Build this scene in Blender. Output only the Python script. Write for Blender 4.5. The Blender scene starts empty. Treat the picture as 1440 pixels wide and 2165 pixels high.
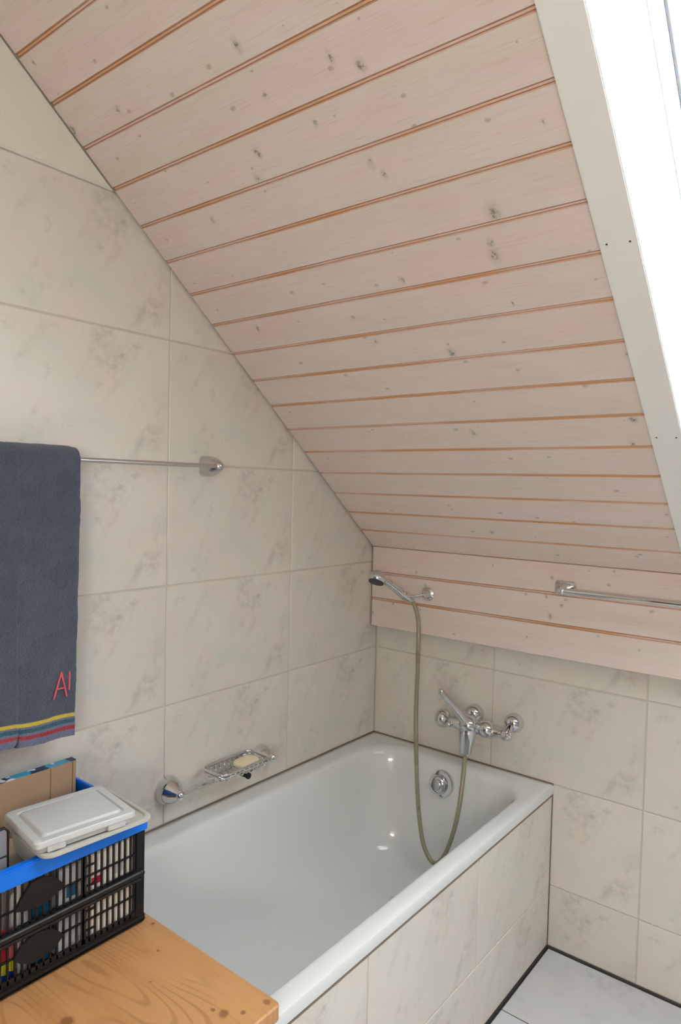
import bpy, bmesh, math, random
from mathutils import Vector, Matrix
random.seed(7)
V = Vector
SC = bpy.context.scene
COL = SC.collection

# ------------------------------------------------------------------ camera
RIM = 0.55956                       # bathtub rim height above the floor
cam_d = bpy.data.cameras.new('camera')
cam = bpy.data.objects.new('camera', cam_d); COL.objects.link(cam); SC.camera = cam
yaw, pit, rol, foc = 0.67451, -0.03843, 0.02388, 1462.125
fw = V((-math.sin(yaw)*math.cos(pit), math.cos(yaw)*math.cos(pit), math.sin(pit)))
rt = V((math.cos(yaw), math.sin(yaw), 0)); up = rt.cross(fw)
Rr = math.cos(rol)*rt + math.sin(rol)*up; Uu = -math.sin(rol)*rt + math.cos(rol)*up
m = Matrix((Rr, Uu, -fw)).transposed().to_4x4()
m.translation = V((1.60189, -2.25335, 0.98949+RIM))
cam.matrix_world = m
cam_d.sensor_fit = 'VERTICAL'; cam_d.sensor_height = 36.0; cam_d.lens = foc/2165*36.0
cam_d.clip_start = 0.01

# ------------------------------------------------------------------ light
w = bpy.data.worlds.new('overcast_sky'); SC.world = w; w.use_nodes = True
bg = w.node_tree.nodes['Background']
bg.inputs[0].default_value = (0.86, 0.94, 1.0, 1); bg.inputs[1].default_value = 12.5

def area(name, loc, direction, sx, sy, power, color=(1, 1, 1), portal=False, updir=(0, 0, 1)):
    d = bpy.data.lights.new(name, 'AREA'); d.shape = 'RECTANGLE'; d.size = sx; d.size_y = sy
    d.energy = power; d.color = color
    if portal: d.cycles.is_portal = True
    o = bpy.data.objects.new(name, d); COL.objects.link(o)
    z = -V(direction).normalized(); x = V(updir).cross(z).normalized(); y = z.cross(x)
    mm = Matrix((x, y, z)).transposed().to_4x4(); mm.translation = V(loc); o.matrix_world = mm
    return o

TH = 0.69552
D0, Z1 = 0.04816, 0.75334+RIM
P0 = V((0, -D0, Z1)); ES = V((0, -math.cos(TH), math.sin(TH))); EX = V((1, 0, 0)); EN = V((0, math.sin(TH), math.cos(TH)))
def SP(x, s, h=0.0): return P0 + EX*x + ES*s + EN*h
WX0, WX1, WS0, WS1, WD = 1.2145, 1.90, 0.33, 1.95, 0.30      # roof window opening
area('roof_window_portal', SP((WX0+WX1)/2, (WS0+WS1)/2, 0.47), -EN, WX1-WX0, WS1-WS0, 1, portal=True, updir=tuple(ES))
ROOM_X, ROOM_Y, ROOM_H = 2.6, -3.3, 3.0

SC.view_settings.view_transform = 'Standard'; SC.view_settings.look = 'None'
SC.view_settings.gamma = 1.0; SC.view_settings.use_curve_mapping = False
SC.view_settings.exposure = 0.38
LAMP = 76.0                          # radiance of the two lamp globes behind the viewer

# ------------------------------------------------------------------ materials
def rgb(r, g, b):
    f = lambda c: (c/255/12.92 if c/255 <= .04045 else ((c/255+.055)/1.055)**2.4)
    return (f(r), f(g), f(b), 1)
class NT:
    def __init__(s, name):
        s.m = bpy.data.materials.new(name); s.m.use_nodes = True
        s.t = s.m.node_tree; s.b = s.t.nodes['Principled BSDF']
    def n(s, t, **k):
        nd = s.t.nodes.new(t)
        for a, v in k.items(): setattr(nd, a, v)
        return nd
    def l(s, a, b): s.t.links.new(a, b)
    def inp(s, sock, v):
        if isinstance(v, bpy.types.NodeSocket): s.l(v, sock)
        else: sock.default_value = v
    def math(s, op, a, b=0.0, clamp=False):
        nd = s.n('ShaderNodeMath', operation=op); nd.use_clamp = clamp
        s.inp(nd.inputs[0], a); s.inp(nd.inputs[1], b); return nd.outputs[0]
    def vmath(s, op, a, b=(0, 0, 0)):
        nd = s.n('ShaderNodeVectorMath', operation=op); s.inp(nd.inputs[0], a)
        if op != 'LENGTH': s.inp(nd.inputs[1], b)
        return nd.outputs['Value'] if op in ('LENGTH', 'DISTANCE', 'DOT_PRODUCT') else nd.outputs[0]
    def mix(s, f, a, b):
        nd = s.n('ShaderNodeMix', data_type='RGBA'); s.inp(nd.inputs[0], f)
        s.inp(nd.inputs[6], a); s.inp(nd.inputs[7], b); return nd.outputs[2]
    def rng(s, v, a, b, c=0.0, d=1.0, smooth=True):
        nd = s.n('ShaderNodeMapRange'); nd.interpolation_type = 'SMOOTHSTEP' if smooth else 'LINEAR'
        s.inp(nd.inputs[0], v)
        for i, x in enumerate((a, b, c, d)): s.inp(nd.inputs[i+1], x)
        return nd.outputs[0]
    def mapping(s, v, scale=(1, 1, 1), rot=(0, 0, 0), loc=(0, 0, 0)):
        nd = s.n('ShaderNodeMapping'); s.l(v, nd.inputs[0])
        nd.inputs[1].default_value = loc; nd.inputs[2].default_value = rot; nd.inputs[3].default_value = scale
        return nd.outputs[0]
    def noise(s, v, scale, detail=3, rough=.5, dist=0.0, out=0):
        nd = s.n('ShaderNodeTexNoise'); s.l(v, nd.inputs['Vector']); nd.inputs['Scale'].default_value = scale
        nd.inputs['Detail'].default_value = detail; nd.inputs['Roughness'].default_value = rough
        nd.inputs['Distortion'].default_value = dist; return nd.outputs[out]
    def uv(s): return s.n('ShaderNodeTexCoord').outputs['UV']
    def obj(s): return s.n('ShaderNodeTexCoord').outputs['Object']
    def rand(s): return s.n('ShaderNodeObjectInfo').outputs['Random']
    def bump(s, h, strength=.2, dist=.001):
        nd = s.n('ShaderNodeBump'); nd.inputs['Strength'].default_value = strength; nd.inputs['Distance'].default_value = dist
        s.l(h, nd.inputs['Height']); s.l(nd.outputs[0], s.b.inputs['Normal'])
    def col(s, c): s.inp(s.b.inputs['Base Color'], c)
    def set(s, **k):
        for a, v in k.items(): s.b.inputs[a.replace('_', ' ')].default_value = v
        return s.m

def simple(name, c, rough=.5, metal=0.0, **k):
    N = NT(name); N.col(c); N.set(Roughness=rough, Metallic=metal)
    # faint unevenness so no surface is perfectly flat in tone
    n = N.noise(N.obj(), 40, 2); N.inp(N.b.inputs['Roughness'], N.rng(n, .3, .7, max(rough-.04, 0), rough+.04))
    for a, v in k.items(): N.b.inputs[a.replace('_', ' ')].default_value = v
    return N.m

def tile_material(name, base, warm, grey, vein, rough=.22):
    N = NT(name); uv = N.uv()
    low = N.noise(uv, 7, 4, .55); low2 = N.noise(N.mapping(uv, loc=(3.1, 1.7, 0)), 7, 2)
    c = N.mix(N.rng(low, .35, .68), base, warm)
    c = N.mix(N.math('MULTIPLY', N.rng(low2, .5, .72), .55), c, grey)
    # long soft diagonal veins
    wv = N.vmath('ADD', uv, N.vmath('SCALE', N.vmath('SUBTRACT', N.noise(uv, 12, 4, .6, out=1), (.5, .5, .5))))
    wv.node.inputs[1].links[0].from_node.inputs[3].default_value = .05
    st = N.mapping(N.mapping(wv, rot=(0, 0, -0.92)), scale=(2.5, 9, 1), loc=(.3, .15, 0))
    v1 = N.noise(st, 1.0, 6, .62)
    streak = N.math('MULTIPLY', N.rng(v1, .50, .74), N.rng(N.noise(uv, 30, 4, .65), .36, .62))
    # printed mottled patches shared by every tile of the series
    spots = [(.045, .295, .040), (.475, .055, .045), (.21, .085, .030), (.345, .26, .040), (.405, .305, .030), (.16, .21, .03), (.09, .04, .02), (.29, .19, .03)]
    acc = None
    wob = N.vmath('ADD', uv, N.vmath('SCALE', N.vmath('SUBTRACT', N.noise(uv, 20, 3, .55, out=1), (.5, .5, .5))))
    wob.node.inputs[1].links[0].from_node.inputs[3].default_value = .06
    for (a, b, r) in spots:
        d = N.vmath('LENGTH', N.vmath('MULTIPLY', N.mapping(N.vmath('SUBTRACT', wob, (a, b, 0.0)), rot=(0, 0, -.9)), (.75, 1.5, 0))); q = N.rng(d, r, 0.0, 0, 1)
        acc = q if acc is None else N.math('MAXIMUM', acc, q)
    fine = N.noise(uv, 60, 4, .7)
    blot = N.math('MULTIPLY', acc, N.rng(fine, .40, .62))
    dark = N.math('ADD', N.math('MULTIPLY', streak, .50), N.math('MULTIPLY', blot, .32), True)
    c = N.mix(dark, c, vein)
    r = N.rng(N.rand(), 0, 1, .975, 1.02, False)
    hs = N.n('ShaderNodeHueSaturation'); N.l(c, hs.inputs['Color']); N.l(r, hs.inputs['Value'])
    N.col(hs.outputs[0]); N.set(Roughness=rough)
    N.bump(N.noise(uv, 14, 2), .05, .002)
    return N.m
M = {}
M['tile'] = tile_material('marbled_wall_tile', rgb(222, 219, 209), rgb(226, 215, 206), rgb(212, 213, 206), rgb(168, 163, 153), .3)
M['floor_tile'] = tile_material('marbled_floor_tile', rgb(204, 206, 208), rgb(208, 204, 203), rgb(192, 196, 198), rgb(166, 167, 167), .3)
M['grout'] = simple('pale_grout', rgb(208, 202, 190), .9)
M['grout_dark'] = simple('dark_silicone', rgb(62, 60, 56), .6)
M['grout_brown'] = simple('aged_silicone', rgb(128, 116, 98), .6)
M['void'] = simple('shadow_gap_board', rgb(34, 28, 22), .9)  # near-black backing, the shade of the board gaps put into its colour
M['white_wall'] = simple('white_plaster_plain', rgb(226, 222, 212), .85)

M['grey_wall'] = simple('grey_plaster_plain', rgb(168, 168, 168), .85)
N = NT('rough_plaster'); o = N.obj()
N.col(N.mix(N.noise(o, 3, 3), rgb(224, 222, 208), rgb(232, 228, 216))); N.set(Roughness=.85)
N.bump(N.noise(o, 110, 4, .7), .5, .002); M['plaster'] = N.m

def wood_panel(name, knots, seed):
    N = NT(name); uv = N.uv()
    rnd = N.rand()
    base = N.mix(N.rng(rnd, 0, 1, 0, 1, False), rgb(230, 216, 209), rgb(231, 213, 208))
    big = N.noise(N.mapping(uv, scale=(1.5, 9, 1), loc=(seed, 0, 0)), 1.6, 3)
    base = N.mix(N.rng(big, .35, .65), base, rgb(225, 213, 202))
    pink = N.noise(N.mapping(uv, scale=(2.2, 8, 1), loc=(0, seed, 0)), 1.3, 2)
    base = N.mix(N.math('MULTIPLY', N.rng(pink, .5, .72), .6), base, rgb(230, 205, 199))
    grain = N.noise(N.mapping(uv, scale=(9, 330, 1)), 1.0, 4, .65, .3)
    base = N.mix(N.math('MULTIPLY', N.rng(grain, .46, .75), .34), base, rgb(186, 168, 152))
    # scattered small pin knots
    vor = N.n('ShaderNodeTexVoronoi', voronoi_dimensions='2D'); vor.inputs['Scale'].default_value = 9.5
    N.l(N.mapping(uv, scale=(.8, 1.15, 1), loc=(seed*1.7, seed*.6, 0)), vor.inputs['Vector'])
    sep = N.n('ShaderNodeSeparateColor'); N.l(vor.outputs['Color'], sep.inputs[0])
    rad = N.rng(sep.outputs[0], .25, 1, 0.0, .085, False)
    sm = N.math('MULTIPLY', N.rng(N.math('DIVIDE', vor.outputs['Distance'], N.math('MAXIMUM', rad, .001)), 1.0, .35), N.rng(sep.outputs[0], .30, .35))
    fz = N.noise(uv, 130, 3, .7)
    sm = N.math('MULTIPLY', sm, N.rng(fz, .3, .55, .25, .8))
    wob = N.vmath('ADD', uv, N.vmath('SCALE', N.vmath('SUBTRACT', N.noise(uv, 60, 3, .6, out=1), (.5, .5, .5))))
    wob.node.inputs[1].links[0].from_node.inputs[3].default_value = .022
    halo = core = None
    for (x, s, r) in knots:
        d = N.vmath('LENGTH', N.vmath('MULTIPLY', N.vmath('SUBTRACT', wob, (x, s, 0)), (1.25, .85, 0)))
        h = N.rng(d, .019*r, .003*r); k = N.rng(d, .0085*r, .003*r)
        halo = h if halo is None else N.math('MAXIMUM', halo, h)
        core = k if core is None else N.math('MAXIMUM', core, k)
    base = N.mix(N.math('MULTIPLY', halo, .45), base, rgb(176, 174, 160))
    base = N.mix(N.math('MULTIPLY', sm, .75), base, rgb(150, 142, 128))
    base = N.mix(N.math('MULTIPLY', N.math('MULTIPLY', core, N.rng(fz, .38, .6)), .8), base, rgb(98, 92, 84))
    N.col(base); N.set(Roughness=.55)
    N.bump(grain, .12, .0006)
    return N.m
KN = [(0.495,1.481,1.1),(0.588,1.577,.8),(0.583,1.672,1),(0.958,1.222,1.7),(0.927,1.13,1.5),(0.931,1.161,.8),(0.69,1.115,.9),(0.727,0.89,1.3),(0.679,0.611,1),(1.112,0.636,1),(1.093,0.552,.7),(0.169,1.054,.9),(0.017,1.682,1.1),(0.194,1.673,.9),(0.763,1.588,.9),(0.815,1.555,1),(0.458,1.433,1),(0.747,1.389,.9),(0.259,1.379,.8),(0.765,1.358,.8),(0.929,1.008,.5),(0.668,1.493,.6),(1.102,1.36,.5),(0.043,1.831,.6),(0.570,0.147,1),(0.531,0.957,.5)]
KK = [(0.735,1.263,.8),(0.718,1.197,.7),(0.771,1.176,.7),(0.733,1.135,.9),(0.21,1.229,.6),(0.013,1.051,.6),(0.111,1.1,.6),(0.522,1.284,.4),(0.657,1.054,.4),(0.932,1.303,.5)]
M['plank'] = wood_panel('whitewashed_spruce', KN, 2.3)
M['plank_knee'] = wood_panel('whitewashed_spruce_low_wall', KK, 9.1)
def edge_mat(name, seed):
    N = NT(name); uv = N.uv()
    n = N.noise(N.mapping(uv, scale=(1.6, 9.5, 1), loc=(seed, seed, 0)), 1.5, 2)
    N.col(N.mix(N.rng(n, .40, .62), rgb(224, 196, 182), rgb(216, 170, 130))); N.set(Roughness=.6); return N.m
M['edge'] = edge_mat('bare_spruce_groove', 1.0)
M['slit'] = simple('dark_plank_joint', rgb(198, 158, 134), .9)

N = NT('white_painted_wood'); o = N.obj()
n = N.noise(N.mapping(o, scale=(4, 1, 1)), 3, 2)
N.col(N.mix(n, rgb(238, 238, 233), rgb(242, 242, 239))); N.set(Roughness=.45); M['paint'] = N.m
M['white_frame'] = simple('white_lacquer', rgb(240, 241, 241), .3)
M['chrome'] = simple('polished_chrome', (.70, .71, .72, 1), .07, 1.0)
M['chrome_satin'] = simple('brushed_chrome', (.62, .62, .61, 1), .22, 1.0)
M['enamel'] = simple('white_bath_enamel', rgb(224, 227, 225), .10, Coat_Weight=.3)
M['hose'] = simple('olive_grey_hose', rgb(150, 146, 122), .3, .15); M['hose'].node_tree.nodes['Noise Texture'].inputs['Scale'].default_value = 4
M['black'] = simple('black_plastic', rgb(14, 15, 18), .42)
M['black_matte'] = simple('matte_black_label', rgb(12, 12, 12), .8)
M['blue'] = simple('bright_blue_plastic', rgb(0, 116, 236), .35)
M['door'] = simple('added_door_brown', rgb(92, 62, 44), .45)
M['dark_rubber'] = simple('dark_grey_spray_face', rgb(60, 66, 68), .5)
M['soap'] = simple('cream_soap', rgb(232, 222, 190), .5, Subsurface_Weight=.1)
M['cardboard'] = simple('brown_cardboard', rgb(166, 138, 112), .85)
M['crease'] = simple('cardboard_crease', rgb(112, 88, 68), .9)
M['white_carton'] = simple('off_white_carton', rgb(238, 230, 216), .7)
M['grey_carton'] = simple('pale_grey_carton', rgb(196, 196, 196), .6)
M['red'] = simple('red_print', rgb(186, 30, 56), .5)
M['pink'] = simple('pink_plastic', rgb(214, 120, 140), .4)
M['yellow'] = simple('yellow_plastic', rgb(208, 206, 40), .4)
M['navy'] = simple('navy_blue_plastic', rgb(24, 58, 160), .4)
M['teal'] = simple('teal_blue_plastic', rgb(10, 90, 130), .35)
M['lightblue'] = simple('light_blue_plastic', rgb(96, 190, 220), .4)
M['white_pl'] = simple('white_plastic', rgb(232, 232, 230), .35)
M['grey_rim'] = simple('grey_clear_gasket', rgb(196, 194, 184), .35)
M['mesh_grey'] = simple('grey_mesh', rgb(130, 130, 134), .6)

N = NT('frosted_clear_plastic'); N.col(rgb(228, 232, 230)); N.set(Roughness=.25, Alpha=1.0)
N.b.inputs['Transmission Weight'].default_value = .35; N.b.inputs['Roughness'].default_value = .3; M['frost'] = N.m
N = NT('frosted_lid_plastic'); N.col(rgb(228, 230, 227)); N.b.inputs['Transmission Weight'].default_value = .25
N.b.inputs['Roughness'].default_value = .28; M['lid'] = N.m

N = NT('window_glass')
tr = N.n('ShaderNodeBsdfTransparent'); gl = N.n('ShaderNodeBsdfGlossy'); gl.inputs['Roughness'].default_value = .02
mx = N.n('ShaderNodeMixShader'); mx.inputs[0].default_value = .05
N.l(tr.outputs[0], mx.inputs[1]); N.l(gl.outputs[0], mx.inputs[2])
N.l(mx.outputs[0], N.t.nodes['Material Output'].inputs[0]); M['glass'] = N.m

N = NT('glowing_opal_glass'); N.col((.9, .85, .75, 1)); N.b.inputs['Emission Color'].default_value = (1.0, .91, .82, 1); N.b.inputs['Emission Strength'].default_value = LAMP
M['globe'] = N.m
# pine board, grain along x
N = NT('oiled_pine'); uv = N.uv()
n1 = N.noise(N.mapping(uv, scale=(1.2, 7, 1)), 2.0, 3, .5)
c = N.mix(N.rng(n1, .35, .65), rgb(200, 150, 98), rgb(190, 138, 88))
ring = N.noise(N.mapping(uv, scale=(.8, 4.2, 1), loc=(1.3, .4, 0)), 1.5, 1.5, .4)
lines = N.math('SINE', N.math('MULTIPLY', ring, 150.0))
c = N.mix(N.math('MULTIPLY', N.math('MULTIPLY', N.rng(lines, .45, 1.0), N.rng(N.noise(uv, 7, 2), .35, .62)), .55), c, rgb(160, 108, 64))
g = N.noise(N.mapping(uv, scale=(6, 160, 1)), 1, 4, .6)
c = N.mix(N.math('MULTIPLY', N.rng(g, .5, .75), .3), c, rgb(182, 128, 78))
stain = N.noise(N.mapping(uv, scale=(1, 5, 1), loc=(4, 2, 0)), 4, 2)
c = N.mix(N.math('MULTIPLY', N.rng(stain, .58, .75), .4), c, rgb(186, 132, 84))
ob = None
wob = N.vmath('ADD', uv, N.vmath('SCALE', N.vmath('SUBTRACT', N.noise(uv, 40, 2, out=1), (.5, .5, .5))))
wob.node.inputs[1].links[0].from_node.inputs[3].default_value = .012
for (x, y, r) in [(.53, -1.461, .004), (.695, -1.423, .014), (.674, -1.43, .006), (.499, -1.614, .015), (.467, -1.396, .005), (.735, -1.352, .010), (.387, -1.352, .006), (.72, -1.40, .007)]:
    d = N.vmath('DISTANCE', wob, (x, y, 0)); q = N.rng(d, r, r*.45)
    ob = q if ob is None else N.math('MAXIMUM', ob, q)
c = N.mix(N.math('MULTIPLY', ob, .7), c, rgb(124, 76, 44))
N.col(c); N.set(Roughness=.42); N.bump(g, .1, .0005); M['pine'] = N.m

# towel: v = height above the hem
N = NT('slate_blue_terry'); uv = N.uv()
big = N.noise(uv, 16, 4, .6); f1 = N.noise(uv, 420, 2, .6)
c = N.mix(N.rng(big, .35, .65), rgb(62, 72, 92), rgb(74, 84, 104))
c = N.mix(N.math('MULTIPLY', N.rng(f1, .45, .65), .5), c, rgb(96, 106, 126))
sx = N.n('ShaderNodeSeparateXYZ'); N.l(uv, sx.inputs[0])
vv = N.math('ADD', sx.outputs[1], N.math('MULTIPLY', N.math('SUBTRACT', N.noise(uv, 90, 2), .5), .002))
c = N.mix(N.rng(vv, .060, .046), c, rgb(112, 118, 150))
for (lo, hi, cc) in [(.046, .0545, rgb(226, 200, 60)), (.032, .041, rgb(14, 92, 110)), (.0165, .0255, rgb(176, 28, 44)), (.0575, .0605, rgb(70, 78, 100))]:
    q = N.math('MULTIPLY', N.rng(vv, lo-.001, lo+.001), N.rng(vv, hi+.001, hi-.001)); c = N.mix(q, c, cc)
N.col(c); N.set(Roughness=.95); N.b.inputs['Sheen Weight'].default_value = .35
N.bump(N.math('ADD', N.noise(uv, 190, 3, .8), N.math('MULTIPLY', big, 1.5)), 1.0, .006); M['towel'] = N.m
M['thread'] = simple('coral_thread', rgb(232, 96, 110), .7)

# lid print for the cardboard package back
N = NT('blue_package_print'); o = N.obj()
n = N.noise(N.mapping(o, scale=(1, 1, 1)), 18, 1); n2 = N.noise(o, 34, 1)
c = N.mix(N.rng(n, .50, .52), rgb(10, 48, 92), rgb(60, 160, 200)); c = N.mix(N.rng(n2, .60, .62), c, rgb(226, 232, 236))
N.col(c); N.set(Roughness=.35); M['print_blue'] = N.m

# ------------------------------------------------------------------ mesh builder
WORLD = {}
class MB:
    def __init__(s): s.v = []; s.f = []; s.mi = []; s.uv = []; s.cur = 0
    def add(s, vs, fs, uvs=None, mi=None):
        b = len(s.v); s.v += [V(p) for p in vs]
        for i, f in enumerate(fs):
            s.f.append([b+k for k in f]); s.mi.append(s.cur if mi is None else mi)
            s.uv.append([uvs[k] for k in f] if uvs else None)
        return s
    def box(s, lo, hi, bev=0.0, M4=None, mi=None):
        bm = bmesh.new(); bmesh.ops.create_cube(bm, size=1)
        lo, hi = V(lo), V(hi); c = (lo+hi)/2; d = hi-lo
        for v in bm.verts: v.co = V((v.co.x*d.x, v.co.y*d.y, v.co.z*d.z))+c
        if bev > 0: bmesh.ops.bevel(bm, geom=list(bm.edges), offset=bev, segments=2, affect='EDGES', clamp_overlap=True)
        return s.frombm(bm, M4, mi)
    def frombm(s, bm, M4=None, mi=None):
        bm.verts.ensure_lookup_table(); bmesh.ops.recalc_face_normals(bm, faces=list(bm.faces))
        vs = [(M4 @ v.co if M4 else v.co.copy()) for v in bm.verts]
        fs = [[v.index for v in f.verts] for f in bm.faces]; bm.free()
        return s.add(vs, fs, mi=mi)
    def ball(s, c, r, sc=(1, 1, 1), M4=None, seg=20, mi=None):
        bm = bmesh.new(); bmesh.ops.create_uvsphere(bm, u_segments=seg, v_segments=seg*2//3, radius=r)
        for v in bm.verts: v.co = V((v.co.x*sc[0], v.co.y*sc[1], v.co.z*sc[2]))
        if M4:
            for v in bm.verts: v.co = M4.to_3x3() @ v.co
        for v in bm.verts: v.co += V(c)
        return s.frombm(bm, None, mi)
    def tube(s, path, r, seg=12, cap=True, mi=None, flat=1.0, upv=None):
        path = [V(p) for p in path]; n = len(path); rs = r if isinstance(r, (list, tuple)) else [r]*n
        vs = []; fs = []; prev = None
        for i, p in enumerate(path):
            t = (path[min(i+1, n-1)]-path[max(i-1, 0)]).normalized()
            if prev is None:
                a = V(upv) if upv else (V((0, 0, 1)) if abs(t.z) < .9 else V((1, 0, 0)))
                u = t.cross(a).normalized()
            else: u = (prev - t*prev.dot(t)).normalized()
            prev = u; w_ = t.cross(u)
            for k in range(seg):
                a = 2*math.pi*k/seg; vs.append(p+(u*math.cos(a)+w_*math.sin(a)*flat)*rs[i])
        for i in range(n-1):
            for k in range(seg):
                k2 = (k+1) % seg; fs.append([i*seg+k, i*seg+k2, (i+1)*seg+k2, (i+1)*seg+k])
        if cap: fs.append(list(range(seg))[::-1]); fs.append([(n-1)*seg+k for k in range(seg)])
        return s.add(vs, fs, mi=mi)
    def loop(s, path, r, seg=8, mi=None):
        path = [V(p) for p in path]; n = len(path); vs = []; fs = []
        nrm = V((0, 0, 0))
        for i in range(n): nrm += path[i].cross(path[(i+1) % n])
        nrm.normalize()
        for i, p in enumerate(path):
            t = (path[(i+1) % n]-path[i-1]).normalized(); u = t.cross(nrm).normalized(); w_ = nrm
            for k in range(seg):
                a = 2*math.pi*k/seg; vs.append(p+(u*math.cos(a)+w_*math.sin(a))*r)
        for i in range(n):
            for k in range(seg):
                k2 = (k+1) % seg; j = (i+1) % n; fs.append([i*seg+k, i*seg+k2, j*seg+k2, j*seg+k])
        return s.add(vs, fs, mi=mi)
    def lathe(s, o, axis, prof, seg=28, mi=None):
        # prof: list of (distance along the axis, radius)
        o = V(o); ax = V(axis).normalized(); a = V((0, 0, 1)) if abs(ax.z) < .9 else V((1, 0, 0))
        u = ax.cross(a).normalized(); w_ = ax.cross(u); vs = []; fs = []
        for (h, r) in prof:
            for k in range(seg):
                t = 2*math.pi*k/seg; vs.append(o+ax*h+(u*math.cos(t)+w_*math.sin(t))*r)
        for i in range(len(prof)-1):
            for k in range(seg):
                k2 = (k+1) % seg; fs.append([i*seg+k, i*seg+k2, (i+1)*seg+k2, (i+1)*seg+k])
        fs.append(list(range(seg))[::-1]); fs.append([(len(prof)-1)*seg+k for k in range(seg)])
        return s.add(vs, fs, mi=mi)
    def prism(s, poly, O, ux, uy, n, t0, t1, bev=.001, uvo=(0, 0), mi=None):
        # poly in (u,v), front face at O+n*t1 with small arris, back at t0
        O, ux, uy, n = V(O), V(ux), V(uy), V(n); k = len(poly)
        ar = sum(poly[i][0]*poly[(i+1) % k][1]-poly[(i+1) % k][0]*poly[i][1] for i in range(k))
        if ar < 0: poly = poly[::-1]
        ins = []
        for i in range(k):
            p0, p1, p2 = V(poly[i-1]), V(poly[i]), V(poly[(i+1) % k])
            e1 = (p1-p0).normalized(); e2 = (p2-p1).normalized(); n1 = V((-e1.y, e1.x)); n2 = V((-e2.y, e2.x))
            b = (n1+n2); L = max(b.length_squared/2, .2); ins.append(p1+b/L*bev)
        P = lambda q, h: O+ux*q[0]+uy*q[1]+n*h
        vs = [P(q, t0) for q in poly]+[P(q, t1-bev) for q in poly]+[P(q, t1) for q in ins]
        uvs = [(q[0]-uvo[0], q[1]-uvo[1]) for q in list(poly)*2+ins]
        flip = ux.cross(uy).dot(n) < 0
        fs = [[i, (i+1) % k, k+(i+1) % k, k+i] for i in range(k)]+[[k+i, k+(i+1) % k, 2*k+(i+1) % k, 2*k+i] for i in range(k)]
        fs += [[2*k+i for i in range(k)], list(range(k))[::-1]]
        if flip: fs = [f[::-1] for f in fs]
        return s.add(vs, fs, uvs, mi)
    def build(s, name, mats, parent=None, smooth=False, origin=None, fix=False):
        if not isinstance(mats, (list, tuple)): mats = [mats]
        if origin is None:
            lo = V((min(p.x for p in s.v), min(p.y for p in s.v), min(p.z for p in s.v)))
            hi = V((max(p.x for p in s.v), max(p.y for p in s.v), max(p.z for p in s.v)))
            origin = V(((lo.x+hi.x)/2, (lo.y+hi.y)/2, lo.z))
        origin = V(origin)
        me = bpy.data.meshes.new(name); me.from_pydata([p-origin for p in s.v], [], s.f)
        for m_ in mats: me.materials.append(m_)
        ul = me.uv_layers.new(name='UVMap'); li = 0
        for pi, p in enumerate(me.polygons):
            p.material_index = s.mi[pi]; p.use_smooth = smooth
            uvf = s.uv[pi]
            for j in range(p.loop_total):
                if uvf: ul.data[li].uv = uvf[j]
                li += 1
        if fix:
            bm = bmesh.new(); bm.from_mesh(me); bmesh.ops.recalc_face_normals(bm, faces=list(bm.faces)); bm.to_mesh(me); bm.free()
        if smooth == 'auto' or smooth is True:
            me.set_sharp_from_angle(angle=math.radians(42))
        return link(name, me, parent, origin)
def link(name, data, parent, origin):
    ob = bpy.data.objects.new(name, data); COL.objects.link(ob)
    if parent is not None:
        ob.parent = parent; ob.location = V(origin)-WORLD[parent.name]
    else: ob.location = origin
    WORLD[ob.name] = V(origin)
    return ob
def thing(name, loc, label, cat, group=None):
    ob = bpy.data.objects.new(name, None); COL.objects.link(ob); ob.location = loc; WORLD[ob.name] = V(loc)
    ob.empty_display_size = .05
    return tag(ob, label, cat, group)
def tag(ob, label, cat, group=None):
    ob['label'] = label; ob['category'] = cat
    if group: ob['group'] = group
    return ob
def struct(ob, label, cat='wall'):
    ob['kind'] = 'structure'; ob['label'] = label; ob['category'] = cat; return ob

# ------------------------------------------------------------------ room shell
H, W = 0.34616, 0.5176
G = 0.0042                # joint width
YC = -D0-2.90*math.cos(TH); ZC = Z1+2.90*math.sin(TH)      # where the slope meets the flat ceiling
def zsl(y, off=0.0): return Z1+(-y-D0)*math.tan(TH)+off
def clip(poly, f):
    out = []
    for i in range(len(poly)):
        a, b = poly[i], poly[(i+1) % len(poly)]; fa, fb = f(a), f(b)
        if fa >= 0: out.append(a)
        if (fa >= 0) != (fb >= 0):
            t = fa/(fa-fb); out.append((a[0]+(b[0]-a[0])*t, a[1]+(b[1]-a[1])*t))
    r = []
    for p in out:
        if not r or math.dist(p, r[-1]) > 1e-5: r.append(p)
    if len(r) > 1 and math.dist(r[0], r[-1]) < 1e-5: r.pop()
    return r
def parea(p): return abs(sum(p[i][0]*p[(i+1) % len(p)][1]-p[(i+1) % len(p)][0]*p[i][1] for i in range(len(p))))/2
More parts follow.
